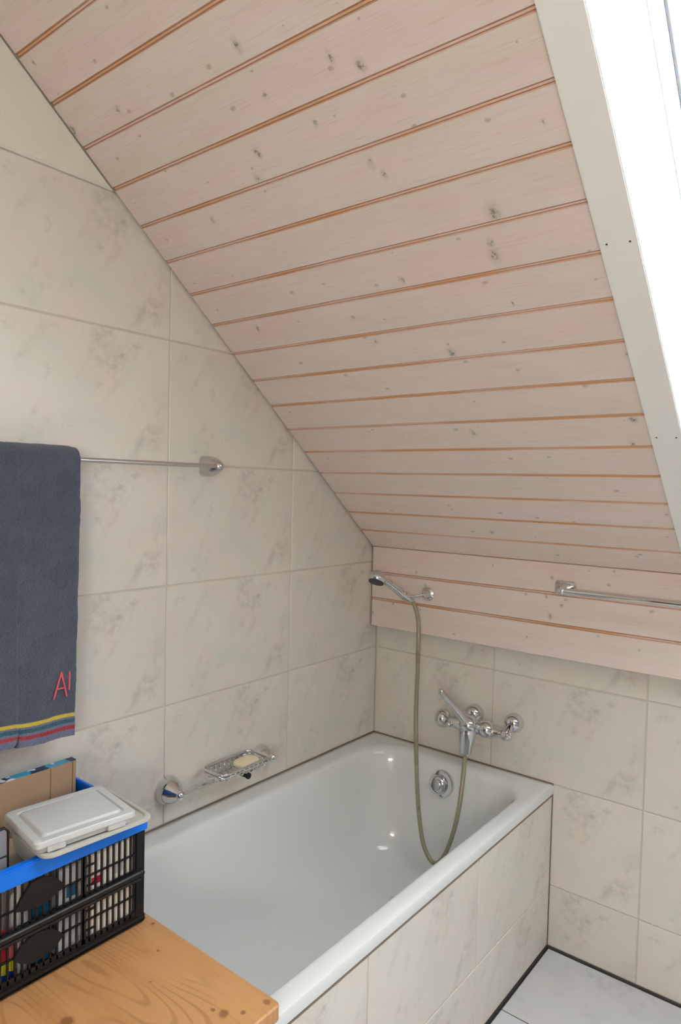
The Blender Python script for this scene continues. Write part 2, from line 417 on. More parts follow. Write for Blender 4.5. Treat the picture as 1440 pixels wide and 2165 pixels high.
def lay_tiles(parent, name, mat, O, ux, uy, n, us, vs, t0, t1, clips=(), uvmode=None, width=W, height=H):
    """us/vs: joint centre lines; each cell becomes one tile object; whole tiles share a mesh."""
    shared = {}
    for i in range(len(us)-1):
        for j in range(len(vs)-1):
            a, b, c, d = us[i]+G/2, us[i+1]-G/2, vs[j]+G/2, vs[j+1]-G/2
            full = [(a, c), (b, c), (b, d), (a, d)]; p = full
            for f in clips:
                if len(p) > 2: p = clip(p, f)
            if len(p) < 3 or parea(p) < 4e-4: continue
            key = (round(b-a, 4), round(d-c, 4)) if p == full else None
            org = V(O)+V(ux)*a+V(uy)*c+V(n)*t1
            if key and key in shared:
                link(name, shared[key], parent, org); continue
            # the print starts at the tile's own lower left corner (cut pieces keep the print of the whole tile)
            uo = (b-width if (b-a) < width-.05 and i == 0 else a, d-height if (d-c) < height-.05 and j == 0 else c)
            mb = MB(); mb.prism(p, O, ux, uy, n, t0, t1, .0015, uo)
            ob = mb.build(name, mat, parent, origin=org)
            if key: shared[key] = ob.data

# floor
mb = MB(); mb.box((-.02, ROOM_Y-.02, -.08), (ROOM_X+.02, .02, -.004)); floor = mb.build('floor', M['grout_dark'])
struct(floor, 'pale marbled tile floor beside the bathtub', 'floor')
lay_tiles(floor, 'tile', M['floor_tile'], (0, 0, -.0015), (0, 1, 0), (-1, 0, 0), (0, 0, 1),
          [-.3655-H*k for k in range(8, -1, -1)]+[-.006], [-ROOM_X]+[-(.7505+W*k) for k in range(3, -1, -1)], -.002, .0015, uvmode=None, width=H, height=W)
# left wall (runs alongside the bathtub)
def wall_prism(mb, poly, x0, x1):
    k = len(poly); vs = [(x0, p[0], p[1]) for p in poly]+[(x1, p[0], p[1]) for p in poly]
    mb.add(vs, [list(range(k)), [k+i for i in range(k)][::-1]]+[[i, (i+1) % k, k+(i+1) % k, k+i][::-1] for i in range(k)])
prof = [(.02, -.02), (.02, Z1+.03), (-D0, Z1+.03), (YC, ZC+.03), (ROOM_Y-.02, ZC+.03), (ROOM_Y-.02, -.02)]
mb = MB(); wall_prism(mb, prof, -.12, -.0028); wl = mb.build('wall_left', M['grout'], fix=True)
struct(wl, 'beige marbled tile wall along the bathtub with white plaster above')
us = [-.5148-W*k for k in range(6, -1, -1)]+[-.0035]
vs_ = [RIM-2*H+.0, RIM-H, RIM, RIM+H, RIM+2*H, RIM+3*H, RIM+4*H, RIM+5*H]
slopeclip = lambda p: zsl(p[0], .016)-p[1]
vs_[0] = .004
lay_tiles(wl, 'tile', M['tile'], (0, 0, 0), (0, 1, 0), (0, 0, 1), (1, 0, 0), us, vs_, -.0065, 0, [slopeclip])
# plaster above the tiles, rounded lower edge
zt = RIM+5*H; pl_ = [(-1.0, zt+.001), (ROOM_Y, zt+.001), (ROOM_Y, ZC), (YC, ZC), (-1.0, zsl(-1.0, .004))]
pl_ = clip([(-.9, zt-.001), (ROOM_Y, zt-.001), (ROOM_Y, 3.4), (-.9, 3.4)], lambda p: min(zsl(p[0], .004), ZC)-p[1] if p[0] > YC else 10)
pl_ = [(-D0-(zt-Z1)/math.tan(TH), zt), (ROOM_Y, zt), (ROOM_Y, ZC), (YC, ZC)]
mb = MB(); mb.prism(pl_, (0, 0, 0), (0, 1, 0), (0, 0, 1), (1, 0, 0), -.0065, .009, .006); mb.build('plaster', M['plaster'], wl)

# far wall (mixer tap wall)
mb = MB(); mb.box((-.02, .0028, -.02), (ROOM_X+.02, .12, Z1+.05)); wf = mb.build('wall_far', M['grout'])
struct(wf, 'beige marbled tile wall behind the mixer tap with spruce boards above')
us = [0.0005]+[.5144+W*k for k in range(0, 5)]
lay_tiles(wf, 'tile', M['tile'], (0, 0, 0), (1, 0, 0), (0, 0, 1), (0, -1, 0), us, [.004, RIM-H, RIM, RIM+H, RIM+2*H], -.0065, 0)
KB, KT = 1.000, Z1
mb = MB(); mb.box((.009, -.030, KB+.006), (ROOM_X, .0, KT+.02)); mb.build('batten_board', M['void'], wf)
def plank(parent, x0, x1, s0, pitch, fn, mat, last=False, first=False):
    """tongue and groove board; profile in (s, depth behind the face)"""
    g = pitch
    pr = [(0, .0048), (.0009, .0032), (.0028, 0), (g-.0086, 0), (g-.0068, .0034), (g-.0062, .0052), (g-.0056, .0052), (g-.0048, .0030), (g-.0008, .0030), (g-.0001, .0048)]
    mis = [1, 1, 0, 1, 2, 2, 2, 1, 2]
    if last: pr = pr[:3]+[(g-.002, 0), (g-.0002, .002), (g, .009)]; mis = [1, 1, 0, 0, 0]
    mb = MB(); k = len(pr)
    vs = [fn(x0, s0+a, h) for a, h in pr]+[fn(x1, s0+a, h) for a, h in pr]+[fn(x0, s0, .0138), fn(x0, s0+g, .0138), fn(x1, s0, .0138), fn(x1, s0+g, .0138)]
    uvs = [(x0, s0+a) for a, h in pr]+[(x1, s0+a) for a, h in pr]+[(x0, s0), (x0, s0+g), (x1, s0), (x1, s0+g)]
    fs = [[i, i+1, k+i+1, k+i] for i in range(k-1)]
    fs += [[2*k]+[i for i in range(k)][::1]+[2*k+1], [2*k+2]+[k+i for i in range(k)]+[2*k+3], [2*k, 2*k+1, 2*k+3, 2*k+2], [0, k, 2*k+2, 2*k], [k-1, 2*k-1, 2*k+3, 2*k+1]]
    mb.add(vs, fs, uvs); mb.mi = mis+[1, 1, 2, 1, 1]
    return mb.build('plank', [mat, M['edge'], M['slit']], parent, fix=True)
kfn = lambda x, s, h: V((x, -D0+h, s))
kj = [Z1-.0006, 1.208, 1.1055]
for i, z in enumerate(kj):
    z += .0018 if i == 0 else 0
    p_ = z-(kj[i+1] if i < 2 else KB)
    # boards are laid downwards: tongue at the lower edge
    plank(wf, .0085, ROOM_X, 0, p_, lambda x, s, h, z=z: V((x, -D0+h, z-s)), M['plank_knee'], last=(i == 2))
# correct the texture origin of the low wall boards (z instead of distance from the top)
for ob in list(wf.children):
    if ob.name.startswith('plank'):
        me = ob.data
        for lp in me.loops:
            v = me.vertices[lp.vertex_index].co; me.uv_layers[0].data[lp.index].uv = (v.x+WORLD[ob.name].x, v.z+WORLD[ob.name].z)

# right and near walls, outside the picture
mb = MB(); wall_prism(mb, prof, ROOM_X, ROOM_X+.12); wr = mb.build('wall_right', M['grey_wall'], fix=True); struct(wr, 'plain grey wall right of the floor, outside the picture')
mb = MB(); mb.box((-.12, ROOM_Y-.15, -.02), (ROOM_X+.12, ROOM_Y, ZC+.03))
wn = mb.build('wall_near', M['white_wall']); struct(wn, 'plain white wall behind the viewer')
door = thing('added_door_1', (.75, ROOM_Y, 0), 'added brown door, unseen behind the viewer, a dark reflection for the chrome', 'door'); door['kind'] = 'structure'  # invented door, a dark shape for the chrome to reflect
mb = MB(); mb.box((.33, ROOM_Y+.002, .004), (1.17, ROOM_Y+.03, 2.0), .003); lf = mb.build('door_leaf', M['door'], door)
mb = MB(); mb.box((.25, ROOM_Y+.0005, .004), (.328, ROOM_Y+.04, 2.08), .003); mb.build('frame_post', M['door'], door)
mb = MB(); mb.box((1.172, ROOM_Y+.0005, .004), (1.25, ROOM_Y+.04, 2.08), .003); mb.build('frame_post', M['door'], door)
mb = MB(); mb.box((.328, ROOM_Y+.0005, 2.002), (1.172, ROOM_Y+.04, 2.08), .003); mb.build('frame_head', M['door'], door)
mb = MB(); mb.tube([(1.10, ROOM_Y+.03, 1.03), (1.10, ROOM_Y+.075, 1.03), (1.085, ROOM_Y+.085, 1.03), (.98, ROOM_Y+.085, 1.03)], .009, 12); mb.build('door_handle', M['chrome_satin'], door, smooth=True)
# warm wall lamp with two globes behind the viewer
lampx, lampz = 2.1, 1.55
wlp = thing('wall_lamp', (lampx, ROOM_Y, lampz), 'white wall lamp with two glowing globes on the wall behind the viewer', 'lamp')
mb = MB(); mb.box((lampx-.28, ROOM_Y+.0005, lampz-.04), (lampx+.28, ROOM_Y+.03, lampz+.04), .006); mb.build('back_plate', M['chrome_satin'], wlp)
for dx in (-.2, .2):
    mb = MB(); mb.tube([(lampx+dx, ROOM_Y+.03, lampz), (lampx+dx, ROOM_Y+.07, lampz)], .02, 16); mb.build('socket', M['chrome_satin'], wlp, smooth=True)
    mb = MB(); mb.ball((lampx+dx, ROOM_Y+.14, lampz), .075, seg=28); mb.build('globe', M['globe'], wlp, smooth=True)

# sloping ceiling
def sbox(mb, x0, x1, s0, s1, h0, h1, bev=0, mi=None):
    M4 = Matrix((EX, ES, EN)).transposed().to_4x4(); M4.translation = P0
    return mb.box((x0, s0, h0), (x1, s1, h1), bev, M4, mi)
mb = MB(); SM = 2.90
sbox(mb, -.02, WX0-.02, -.04, SM+.03, .016, .06); sbox(mb, WX1+.02, ROOM_X+.02, -.04, SM+.03, .016, .06)
sbox(mb, WX0-.02, WX1+.02, -.04, WS0-.02, .016, .06); sbox(mb, WX0-.02, WX1+.02, WS1+.02, SM+.03, .016, .06)
mb.box((-.02, ROOM_Y-.02, ZC), (ROOM_X+.02, YC+.03, ZC+.06))
ce = mb.build('ceiling', M['void']); struct(ce, 'sloping ceiling of whitewashed spruce boards', 'ceiling')
PS = .10936; k = 0; s = 0.0
sfn = lambda x, s_, h: SP(x, s_, h)
while s < SM-.01:
    e = min(PS, SM-s)
    if s+PS < WS0+.03 or s > WS1-.03: plank(ce, .0085, ROOM_X, s, PS, sfn, M['plank'])
    else:
        plank(ce, .0085, WX0-.012, s, PS, sfn, M['plank']); plank(ce, WX1+.012, ROOM_X, s, PS, sfn, M['plank'])
    s += PS
mb = MB(); mb.box((0, ROOM_Y, ZC-.014), (ROOM_X, YC+.02, ZC-.002)); mb.build('flat_panel', M['white_wall'], ce)

# roof window: casing boards, deep lining, frame, sash and glass
w1 = thing('window_1', SP(WX0, WS0, 0), 'white roof window with a flat white casing board', 'window'); w1['kind'] = 'structure'
TX0 = 1.1425
mb = MB(); sbox(mb, TX0, WX0, .03, SM-.02, -.013, -.0005, .0022); cb = mb.build('casing_board', M['paint'], w1)
for (x, s_) in [(1.157, 1.113), (1.199, 1.11), (1.157, .588), (1.2, .586), (1.157, 1.64), (1.2, 1.64), (1.157, 2.17), (1.2, 2.17)]:
    mb = MB(); o_ = SP(x, s_, -.0128); mb.lathe(o_, -EN, [(0, .0022), (.0004, .0022), (.0006, .001)], 10); mb.build('screw', M['dark_rubber'], cb)
mb = MB(); sbox(mb, WX1, WX1+.072, .03, SM-.02, -.013, -.0005, .0022); mb.build('casing_board', M['paint'], w1)
mb = MB(); sbox(mb, WX0+.001, WX1-.001, WS0-.072, WS0, -.013, -.0005, .0022); mb.build('casing_board', M['paint'], w1)
mb = MB(); sbox(mb, WX0+.001, WX1-.001, WS1, WS1+.072, -.013, -.0005, .0022); mb.build('casing_board', M['paint'], w1)
for q in [(WX0-.018, WX0, WS0, WS1), (WX1, WX1+.018, WS0, WS1), (WX0-.018, WX1+.018, WS0-.018, WS0), (WX0-.018, WX1+.018, WS1, WS1+.018)]:
    mb = MB(); sbox(mb, *q, .0005, .46); mb.build('lining_board', M['white_frame'], w1)
def rectframe(mb, x0, x1, s0, s1, t, h0, h1, bev=.003):
    sbox(mb, x0, x0+t, s0, s1, h0, h1, bev); sbox(mb, x1-t, x1, s0, s1, h0, h1, bev)
    sbox(mb, x0+t, x1-t, s0, s0+t, h0, h1, bev); sbox(mb, x0+t, x1-t, s1-t, s1, h0, h1, bev)
mb = MB(); rectframe(mb, WX0, WX1, WS0, WS1, .012, .300, .44); fr = mb.build('window_frame', M['white_frame'], w1)
mb = MB(); rectframe(mb, WX0+.013, WX1-.013, WS0+.013, WS1-.013, .030, .375, .43); sash = mb.build('sash', M['white_frame'], w1)
mb = MB(); rectframe(mb, WX0+.0125, WX1-.0125, WS0+.0125, WS1-.0125, .004, .368, .3745, .001); mb.build('gasket', M['mesh_grey'], w1)
mb = MB(); sbox(mb, WX0+.042, WX1-.042, WS0+.042, WS1-.042, .378, .390); mb.build('pane', M['glass'], w1)

# silicone joints
def trim(mb, mat, label, i): ob = mb.build('trim_%d' % i, mat); struct(ob, label, 'trim'); return ob
mb = MB(); mb.box((.0, -1.9, RIM-.004), (.0045, -.0, RIM+.0035), .001); mb.box((.0, -.0045, RIM-.004), (.748, .0, RIM+.0035), .001)
trim(mb, M['grout_brown'], 'thin brownish silicone joint between the bathtub rim and the wall tiles', 1)
mb = MB(); mb.box((.7445, -.0035, .0), (.7475, -.0005, RIM-.0345))
trim(mb, M['grout_brown'], 'upright joint where the tiled bathtub front meets the far wall', 2)

# ------------------------------------------------------------------ bathtub
TW, L = .75, 1.9
tub = thing('bathtub', (TW/2, -L/2, 0), 'white enamelled built-in bathtub under the sloping ceiling', 'bathtub')
def rring(x0, x1, y0, y1, r, z, nc=14, ns=(10, 22)):
    """rounded rectangle, anticlockwise, always the same point count"""
    pts = []
    cs = [((x1-r, y1-r), 0), ((x0+r, y1-r), 90), ((x0+r, y0+r), 180), ((x1-r, y0+r), 270)]
    for q, ((cx, cy), a0) in enumerate(cs):
        for i in range(nc+1):
            a = math.radians(a0+90*i/nc); pts.append((cx+r*math.cos(a), cy+r*math.sin(a), z))
        nx = cs[(q+1) % 4]; a = math.radians(a0+90)
        p0 = pts[-1]; p1 = (nx[0][0]+r*math.cos(a), nx[0][1]+r*math.sin(a), z)
        n = ns[q % 2]
        for i in range(1, n): pts.append(tuple(p0[k]+(p1[k]-p0[k])*i/n for k in range(3)))
    return pts
IX0, IX1, IY0, IY1 = .070, .702, -L+.07, -.062
rings = [rring(.004, TW-.010, -L+.004, -.001, .004, RIM-.034), rring(.002, TW-.0015, -L, -.0005, .004, RIM-.030),
         rring(.002, TW, -L, -.0005, .004, RIM-.008), rring(.0025, TW-.0022, -L+.002, -.001, .004, RIM-.0022), rring(.005, TW-.009, -L+.008, -.004, .005, RIM),
         rring(.02, TW-.022, -L+.03, -.02, .02, RIM+.0005), rring(.05, TW-.034, -L+.05, -.045, .07, RIM-.0002)]
inn = [(-.006, .0004, .13), (.002, .002, .135), (.008, .006, .138), (.013, .013, .14), (.018, .026, .14), (.024, .05, .14), (.033, .10, .14), (.044, .16, .14), (.058, .23, .14),
       (.074, .29, .135), (.09, .325, .12), (.112, .352, .11), (.14, .370, .10), (.18, .381, .09), (.225, .386, .06), (.27, .388, .03)]
for (i, dz, r) in inn:
    near = 1.0+2.2*min(1, dz/.35)
    rings.append(rring(IX0+i, IX1-i, IY0+i*near, IY1-i, r, RIM-dz))
mb = MB(); n = len(rings[0]); vs = [p for r in rings for p in r]; fs = []
for j in range(len(rings)-1):
    for i in range(n):
        i2 = (i+1) % n; fs.append([j*n+i, j*n+i2, (j+1)*n+i2, (j+1)*n+i])
fs.append([(len(rings)-1)*n+i for i in range(n)])
mb.add(vs, fs); shell = mb.build('shell', M['enamel'], tub, smooth=True, fix=True)
for p in shell.data.polygons: p.use_smooth = True
# overflow rosette with turning knob on the far end
oc = V((.374, IY1-.030, RIM-.075)); on = V((0, -1, .12)).normalized()
mb = MB(); mb.lathe(oc, on, [(-.006, .047), (.004, .047), (.008, .0455), (.009, .041), (.0085, .037)], 40); ov = mb.build('overflow_rosette', M['chrome'], tub, smooth=True)
kc = oc+V((-.012, 0, -.006))
mb = MB(); mb.lathe(kc, on, [(.006, .036), (.014, .035), (.020, .033), (.026, .027), (.0265, .021)], 36); kb_ = mb.build('turning_knob', M['chrome'], tub, smooth=True)
mb = MB(); mb.lathe(kc, on, [(.025, .019), (.0285, .019), (.030, .017)], 28); mb.build('knob_cap', M['chrome_satin'], kb_)
mb = MB(); mb.lathe((.374, -.36, RIM-.391), (0, 0, 1), [(0, .032), (.004, .032), (.0055, .028), (.004, .02)], 28); mb.build('drain', M['chrome'], tub, smooth=True)

# tiled front of the bathtub
ap = thing('bathtub_apron', (TW-.02, -L/2, 0), 'marbled tile front panel below the bathtub rim, facing the floor', 'panel')
AX = TW-.0045
mb = MB(); mb.box((AX-.06, -L, 0), (AX-.0028, -.001, RIM-.036)); mb.build('backing', M['grout'], ap)
us = [-L, -.528-W*2, -.528-W, -.528, -.0035]
lay_tiles(ap, 'tile', M['tile'], (AX, 0, 0), (0, 1, 0), (0, 0, 1), (1, 0, 0), us, [.007, RIM-H, RIM-.0375], -.0065, 0)
mb = MB(); mb.box((AX-.003, -L, RIM-.0385), (AX+.0012, -.001, RIM-.0335)); mb.build('seal_strip', M['grout_brown'], ap)
mb = MB(); mb.box((AX-.004, -L, -.0015), (AX+.003, -.001, .0045)); mb.build('floor_seal', M['grout_dark'], ap)
mb = MB(); mb.box((AX, -.006, -.0015), (ROOM_X, .0, .0045)); trim(mb, M['grout_dark'], 'dark joint between the floor and the far wall', 3)

# ------------------------------------------------------------------ towel rail and towel on the left wall
BARX = .055
def rail_bracket(parent, y, z, side):
    # hooded shell: rounded square foot on the wall closing in to a small round tip around the bar
    mb = MB(); rings = []
    for (x, h, e) in [(.0005, .030, .5), (.006, .0305, .5), (.016, .029, .55), (.030, .026, .65), (.044, .021, .8), (.056, .0155, .95), (.064, .0105, 1), (.068, .005, 1)]:
        R = []
        for k in range(28):
            a = 2*math.pi*k/28; f = lambda c: math.copysign(abs(c)**e, c); R.append(V((x, y+f(math.cos(a))*h, z+f(math.sin(a))*h)))
        rings.append(R)
    shell_from(mb, rings, Matrix.Identity(4)); return mb.build('bracket', M['chrome_satin'], parent, smooth=True, fix=True)
def shell_from(mb, rings, M4, close=True, bottom=True):
    n = len(rings[0]); vs = [M4 @ p for r in rings for p in r]; fs = []
    for j in range(len(rings)-1):
        for i in range(n): i2 = (i+1) % n; fs.append([j*n+i, j*n+i2, (j+1)*n+i2, (j+1)*n+i])
    if bottom: fs.append(list(range(n))[::-1])
    if close: fs.append([(len(rings)-1)*n+i for i in range(n)])
    mb.add(vs, fs)
BY0, BY1, BZ = -1.93, -.893, 1.5965
tr_ = thing('towel_rail', (0, (BY0+BY1)/2, BZ-.03), 'thin chrome towel rail on the tiled left wall, behind the blue towel', 'towel rail')
rail_bracket(tr_, BY1, BZ, 1); rail_bracket(tr_, BY0, BZ, -1)
mb = MB(); mb.tube([(BARX, BY0, BZ), (BARX, BY1, BZ)], .0062, 16); mb.build('bar', M['chrome_satin'], tr_, smooth=True)

tw = thing('towel', (.07, -1.60, .93), 'dark slate blue terry towel with striped hem hanging over the rail', 'towel')
def towel_mesh():
    mb = MB(); ny = 56; y0, y1 = -1.86, -1.353
    path = []  # (x,z,v) front hem to back hem
    zb = .934; n = 60
    for i in range(n): path.append((.0, zb+(BZ-zb)*i/(n-1)))
    arc = [(math.pi*(k+1)/9) for k in range(8)]
    vs = []; uvs = []; rows = 0
    for j in range(ny+1):
        y = y0+(y1-y0)*j/ny
        edge = min(1, (y1-y)/.02); wave = .003*math.sin(y*19+.4)
        zb_j = .934+.010*(y1-y)/.18*1.0+.002*math.sin(y*40)
        line = []
        for i in range(n):
            f = i/(n-1); z = zb_j+(BZ-zb_j)*f
            x = .0755+(1-f)*.006+wave*(1-f)*.8+.0012*math.sin(z*47+y*31)
            line.append((x, z, z-zb_j))
        for a in arc:
            line.append((BARX+.0205*math.cos(a), BZ+.0215*math.sin(a)-.001*(1-edge)*3, BZ-zb_j+.0205*a))
        for i in range(n//2):
            f = i/(n//2-1); z = BZ-(BZ-zb-.05)*f; line.append((.0345-.008*f, z, BZ-zb_j+.0205*math.pi+(BZ-z)))
        rows = len(line)
        for (x, z, v_) in line: vs.append((x, y+.003*math.sin(z*19)*(edge if y > -1.5 else 0)-.012*max(0, 1-(z-zb)/.55)*(1 if y > -1.5 else 0)*(j/ny), z)); uvs.append((y, v_))
    fs = [[j*rows+i, (j+1)*rows+i, (j+1)*rows+i+1, j*rows+i+1] for j in range(ny) for i in range(rows-1)]
    mb.add(vs, fs, uvs); ob = mb.build('towel_cloth', M['towel'], tw)
    for p in ob.data.polygons: p.use_smooth = True
    so = ob.modifiers.new('thickness', 'SOLIDIFY'); so.thickness = .021; so.offset = 0
    bv = ob.modifiers.new('soft', 'BEVEL'); bv.width = .007; bv.segments = 3; bv.limit_method = 'ANGLE'; bv.angle_limit = math.radians(60)
    tx = bpy.data.textures.new('terry_relief', 'CLOUDS'); tx.noise_scale = .012
    dm = ob.modifiers.new('pile', 'DISPLACE'); dm.texture = tx; dm.strength = .0035; dm.mid_level = .5; dm.texture_coords = 'GLOBAL'
    return ob
towel_mesh()
xt = .0925
def thread(pts):
    mb = MB(); mb.tube(pts, .0019, 8); return mb
mono = MB()
for pts in [[(xt+.001, -1.420, 1.035), (xt, -1.401, 1.094)], [(xt, -1.401, 1.094), (xt+.001, -1.388, 1.037)], [(xt+.001, -1.413, 1.057), (xt+.001, -1.393, 1.057)], [(xt-.001, -1.3795, 1.093), (xt-.001, -1.3805, 1.050)]]:
    n = 8; q = [V(pts[0]).lerp(V(pts[1]), i/n) for i in range(n+1)]
    for i in range(n): mono.tube([q[i], q[i+1]+(q[i+1]-q[i])*.2], [.0017, .0023], 7)
mo = mono.build('embroidered_letters', M['thread'], tw, smooth=True); mo['label'] = 'coral stitched capital A and the edge of a second letter'

# ------------------------------------------------------------------ soap rail
sr = thing('soap_dish_rail', (0, -.83, .63), 'short chrome wall rail with a wire soap basket above the bathtub rim', 'soap dish')
def dome_bracket(parent, y, z, r):
    mb = MB(); pts = [(y+r*math.cos(a), z+r*math.sin(a)) for a in [2*math.pi*i/32 for i in range(32)]]
    mb.lathe((.0005, y, z), (1, 0, 0), [(0, r), (.006, r), (.016, r*.96), (.028, r*.84), (.040, r*.64), (.052, r*.44), (.060, r*.33)], 32)
    mb.ball((.06, y, z), .0135); return mb.build('bracket', M['chrome'], parent, smooth=True)
SZ = .6615
dome_bracket(sr, -1.022, SZ, .041); dome_bracket(sr, -.650, SZ-.001, .030)
mb = MB(); mb.tube([(.06, -1.022, SZ), (.06, -.650, SZ-.001)], .0062, 14); mb.build('bar', M['chrome'], sr, smooth=True)
bx0, bx1, by0, by1, bz = .022, .116, -.915, -.715, .696
def loop_pts(z, ins):
    c = .022; a0, a1, b0, b1 = bx0+ins, bx1-ins, by0+ins, by1-ins; P = []
    for (cx, cy, a) in [(a1-c, b1-c, 0), (a0+c, b1-c, 90), (a0+c, b0+c, 180), (a1-c, b0+c, 270)]:
        for i in range(6): t = math.radians(a+90*i/5); P.append((cx+c*math.cos(t), cy+c*math.sin(t), z))
    return P
mb = MB(); mb.loop(loop_pts(bz, 0), .0040, 10); mb.loop(loop_pts(bz-.009, .001), .0030, 8)
for i in range(10):
    y = by0+.016+(by1-by0-.032)*i/9; e = .004 if i in (0, 9) else 0
    mb.tube([(bx0+e, y, bz), (bx0+.004+e, y, bz-.016), (bx0+.011+e, y, SZ+.0092), (bx1-.011-e, y, SZ+.0092), (bx1-.004-e, y, bz-.016), (bx1-e, y, bz)], .0025, 6)
for x in (.045, .09): mb.tube([(x, by0+.002, bz-.004), (x, by0+.010, SZ+.0120), (x, by1-.010, SZ+.0120), (x, by1-.002, bz-.004)], .0019, 6)
bk = mb.build('wire_basket', M['chrome'], sr, smooth=True)
mb = MB(); mb.lathe((.100, -.80, SZ-.001), (1, 0, 0), [(-.040, .0080), (-.01, .0080), (-.006, .0062), (0, .0095), (.009, .0095), (.011, .007)], 20); mb.build('clamp_knob', M['black'], sr, smooth=True)
# soap
bm = bmesh.new(); bmesh.ops.create_uvsphere(bm, u_segments=24, v_segments=14, radius=1)
for v in bm.verts:
    f = lambda c, e: math.copysign(abs(c)**e, c)
    v.co = V((f(v.co.x, .75)*.030, f(v.co.y, .75)*.043, f(v.co.z, .6)*.0115))
mb = MB(); mb.frombm(bm, Matrix.Translation((.070, -.775, SZ+.0120+.0128))); so_ = mb.build('soap', M['soap'], smooth=True)
tag(so_, 'small cream bar of soap lying in the chrome wire basket', 'soap')

# ------------------------------------------------------------------ mixer tap
mt = thing('bath_mixer_tap', (.527, 0, .62), 'chrome lever bath mixer tap on the far wall tiles above the bathtub', 'tap')
def escutcheon(x):
    mb = MB(); mb.lathe((x, -.0005, .738), (0, -1, 0), [(0, .033), (.008, .0335), (.018, .0325), (.028, .0285), (.036, .022), (.042, .013)], 30)
    return mb.build('escutcheon', M['chrome'], mt, smooth=True)
escutcheon(.451); escutcheon(.603)
for x in (.451, .603):
    mb = MB(); mb.tube([(x, -.028, .736), (x, -.045, .728), (x, -.066, .712)], [.0125, .0125, .014], 16); mb.build('inlet_pipe', M['chrome'], mt, smooth=True)
AZ = .713
mb = MB()
mb.lathe((.372, -.075, AZ), (1, 0, 0), [(0, .013), (.012, .0165), (.03, .021), (.07, .024), (.11, .025), (.135, .0235), (.155, .0265), (.175, .0265), (.190, .019), (.205, .0155), (.218, .014)], 28)
mb.ball((.470, -.088, AZ+.008), .0345, (1, 1.05, .95)); mb.ball((.533, -.078, AZ+.003), .0305, (1.05, 1, 1))
mb.build('body', M['chrome'], mt, smooth=True)
mb = MB(); mb.lathe((.590, -.075, AZ-.002), (1, 0, 0), [(0, .0145), (.003, .0165), (.016, .0165), (.019, .0145)], 6); mb.ball((.614, -.073, AZ-.004), .012); mb.ball((.614, -.085, AZ-.006), .008)
mb.build('union_nut', M['chrome'], mt)
mb = MB(); mb.ball((.360, -.075, AZ+.002), .0335, (.88, 1, 1)); dk = mb.build('diverter_knob', M['chrome'], mt, smooth=True)
mb = MB(); mb.ball((.396, -.098, AZ-.006), .011); mb.build('diverter_pin', M['chrome'], dk, smooth=True)
mb = MB(); mb.tube([(.462, -.095, AZ+.022), (.449, -.104, AZ+.040), (.425, -.120, AZ+.072), (.403, -.138, AZ+.102), (.390, -.149, AZ+.122)], [.024, .0215, .0165, .0135, .0110], 18, flat=.9, upv=(1, 0, 1)); mb.ball((.390, -.149, AZ+.122), .0108, (1, .8, 1))
mb.build('lever', M['chrome_satin'], mt, smooth=True)
mb = MB(); mb.tube([(.470, -.086, AZ+.004), (.470, -.092, AZ-.022), (.469, -.097, AZ-.048), (.468, -.100, AZ-.070), (.4675, -.101, AZ-.088)], [.034, .031, .0255, .0225, .0215], 24)
mb.tube([(.4675, -.101, AZ-.088), (.4675, -.101, AZ-.099)], [.0175, .0105], 18)
mb.build('spout', M['chrome'], mt, smooth=True)

# ------------------------------------------------------------------ shower holder, hand shower, hose
sh = thing('shower_holder', (.262, -D0, 1.13), 'round chrome wall holder for the hand shower on the low spruce wall', 'holder')
mb = MB(); mb.lathe((.266, -D0-.0005, 1.154), (0, -1, 0), [(0, .026), (.004, .0255), (.008, .020), (.010, .0155), (.018, .014), (.028, .0125), (.032, .009)], 28); mb.build('wall_plate', M['chrome'], sh, smooth=True)
mb = MB(); mb.tube([(.266, -D0-.028, 1.154), (.250, -.096, 1.151), (.232, -.117, 1.146)], [.0055, .005, .0055], 12); mb.build('arm', M['chrome_satin'], sh, smooth=True)
ha, hb = V((.223, -.128, 1.1445)), V((.176, -.228, 1.212))
hd = (hb-ha).normalized()
mb = MB(); mb.lathe(ha-hd*.004, hd, [(0, .0155), (.018, .0165)], 22); mb.build('clip_ring', M['chrome'], sh, smooth=True)
hs = thing('hand_shower', tuple(ha), 'chrome hand shower with a grey spray face resting in its wall holder', 'hand shower')
mb = MB(); mid = [ha-hd*.012]
pth = [ha-hd*.014+V((0, 0, -.002)), ha+hd*.02, ha.lerp(hb, .35)+V((0, 0, .006)), ha.lerp(hb, .7)+V((0, 0, .009)), hb+V((0, 0, .004))]
mb.tube(pth, [.0105, .0145, .0155, .0145, .014], 18); mb.build('handle', M['chrome'], hs, smooth=True)
fn_ = V((.10, -.62, -1)).normalized(); hc = V((.168, -.243, 1.214))
mb = MB(); mb.lathe(hc, -fn_, [(-.008, .029), (-.003, .0325), (.003, .0335), (.012, .0325), (.022, .028), (.030, .019), (.035, .009), (.036, .002)], 32); mb.build('shower_head', M['chrome'], hs, smooth=True)
mb = MB(); mb.lathe(hc, fn_, [(.006, .0285), (.0105, .0275), (.0115, .022)], 32)
sp_ = mb.build('spray_face', M['dark_rubber'], hs, smooth=True)
mb = MB(); mb.lathe(ha-hd*.016, -hd, [(-.004, .0105), (0, .0115), (.010, .0095), (.014, .0075)], 16); mb.build('hose_nut', M['chrome'], hs, smooth=True)

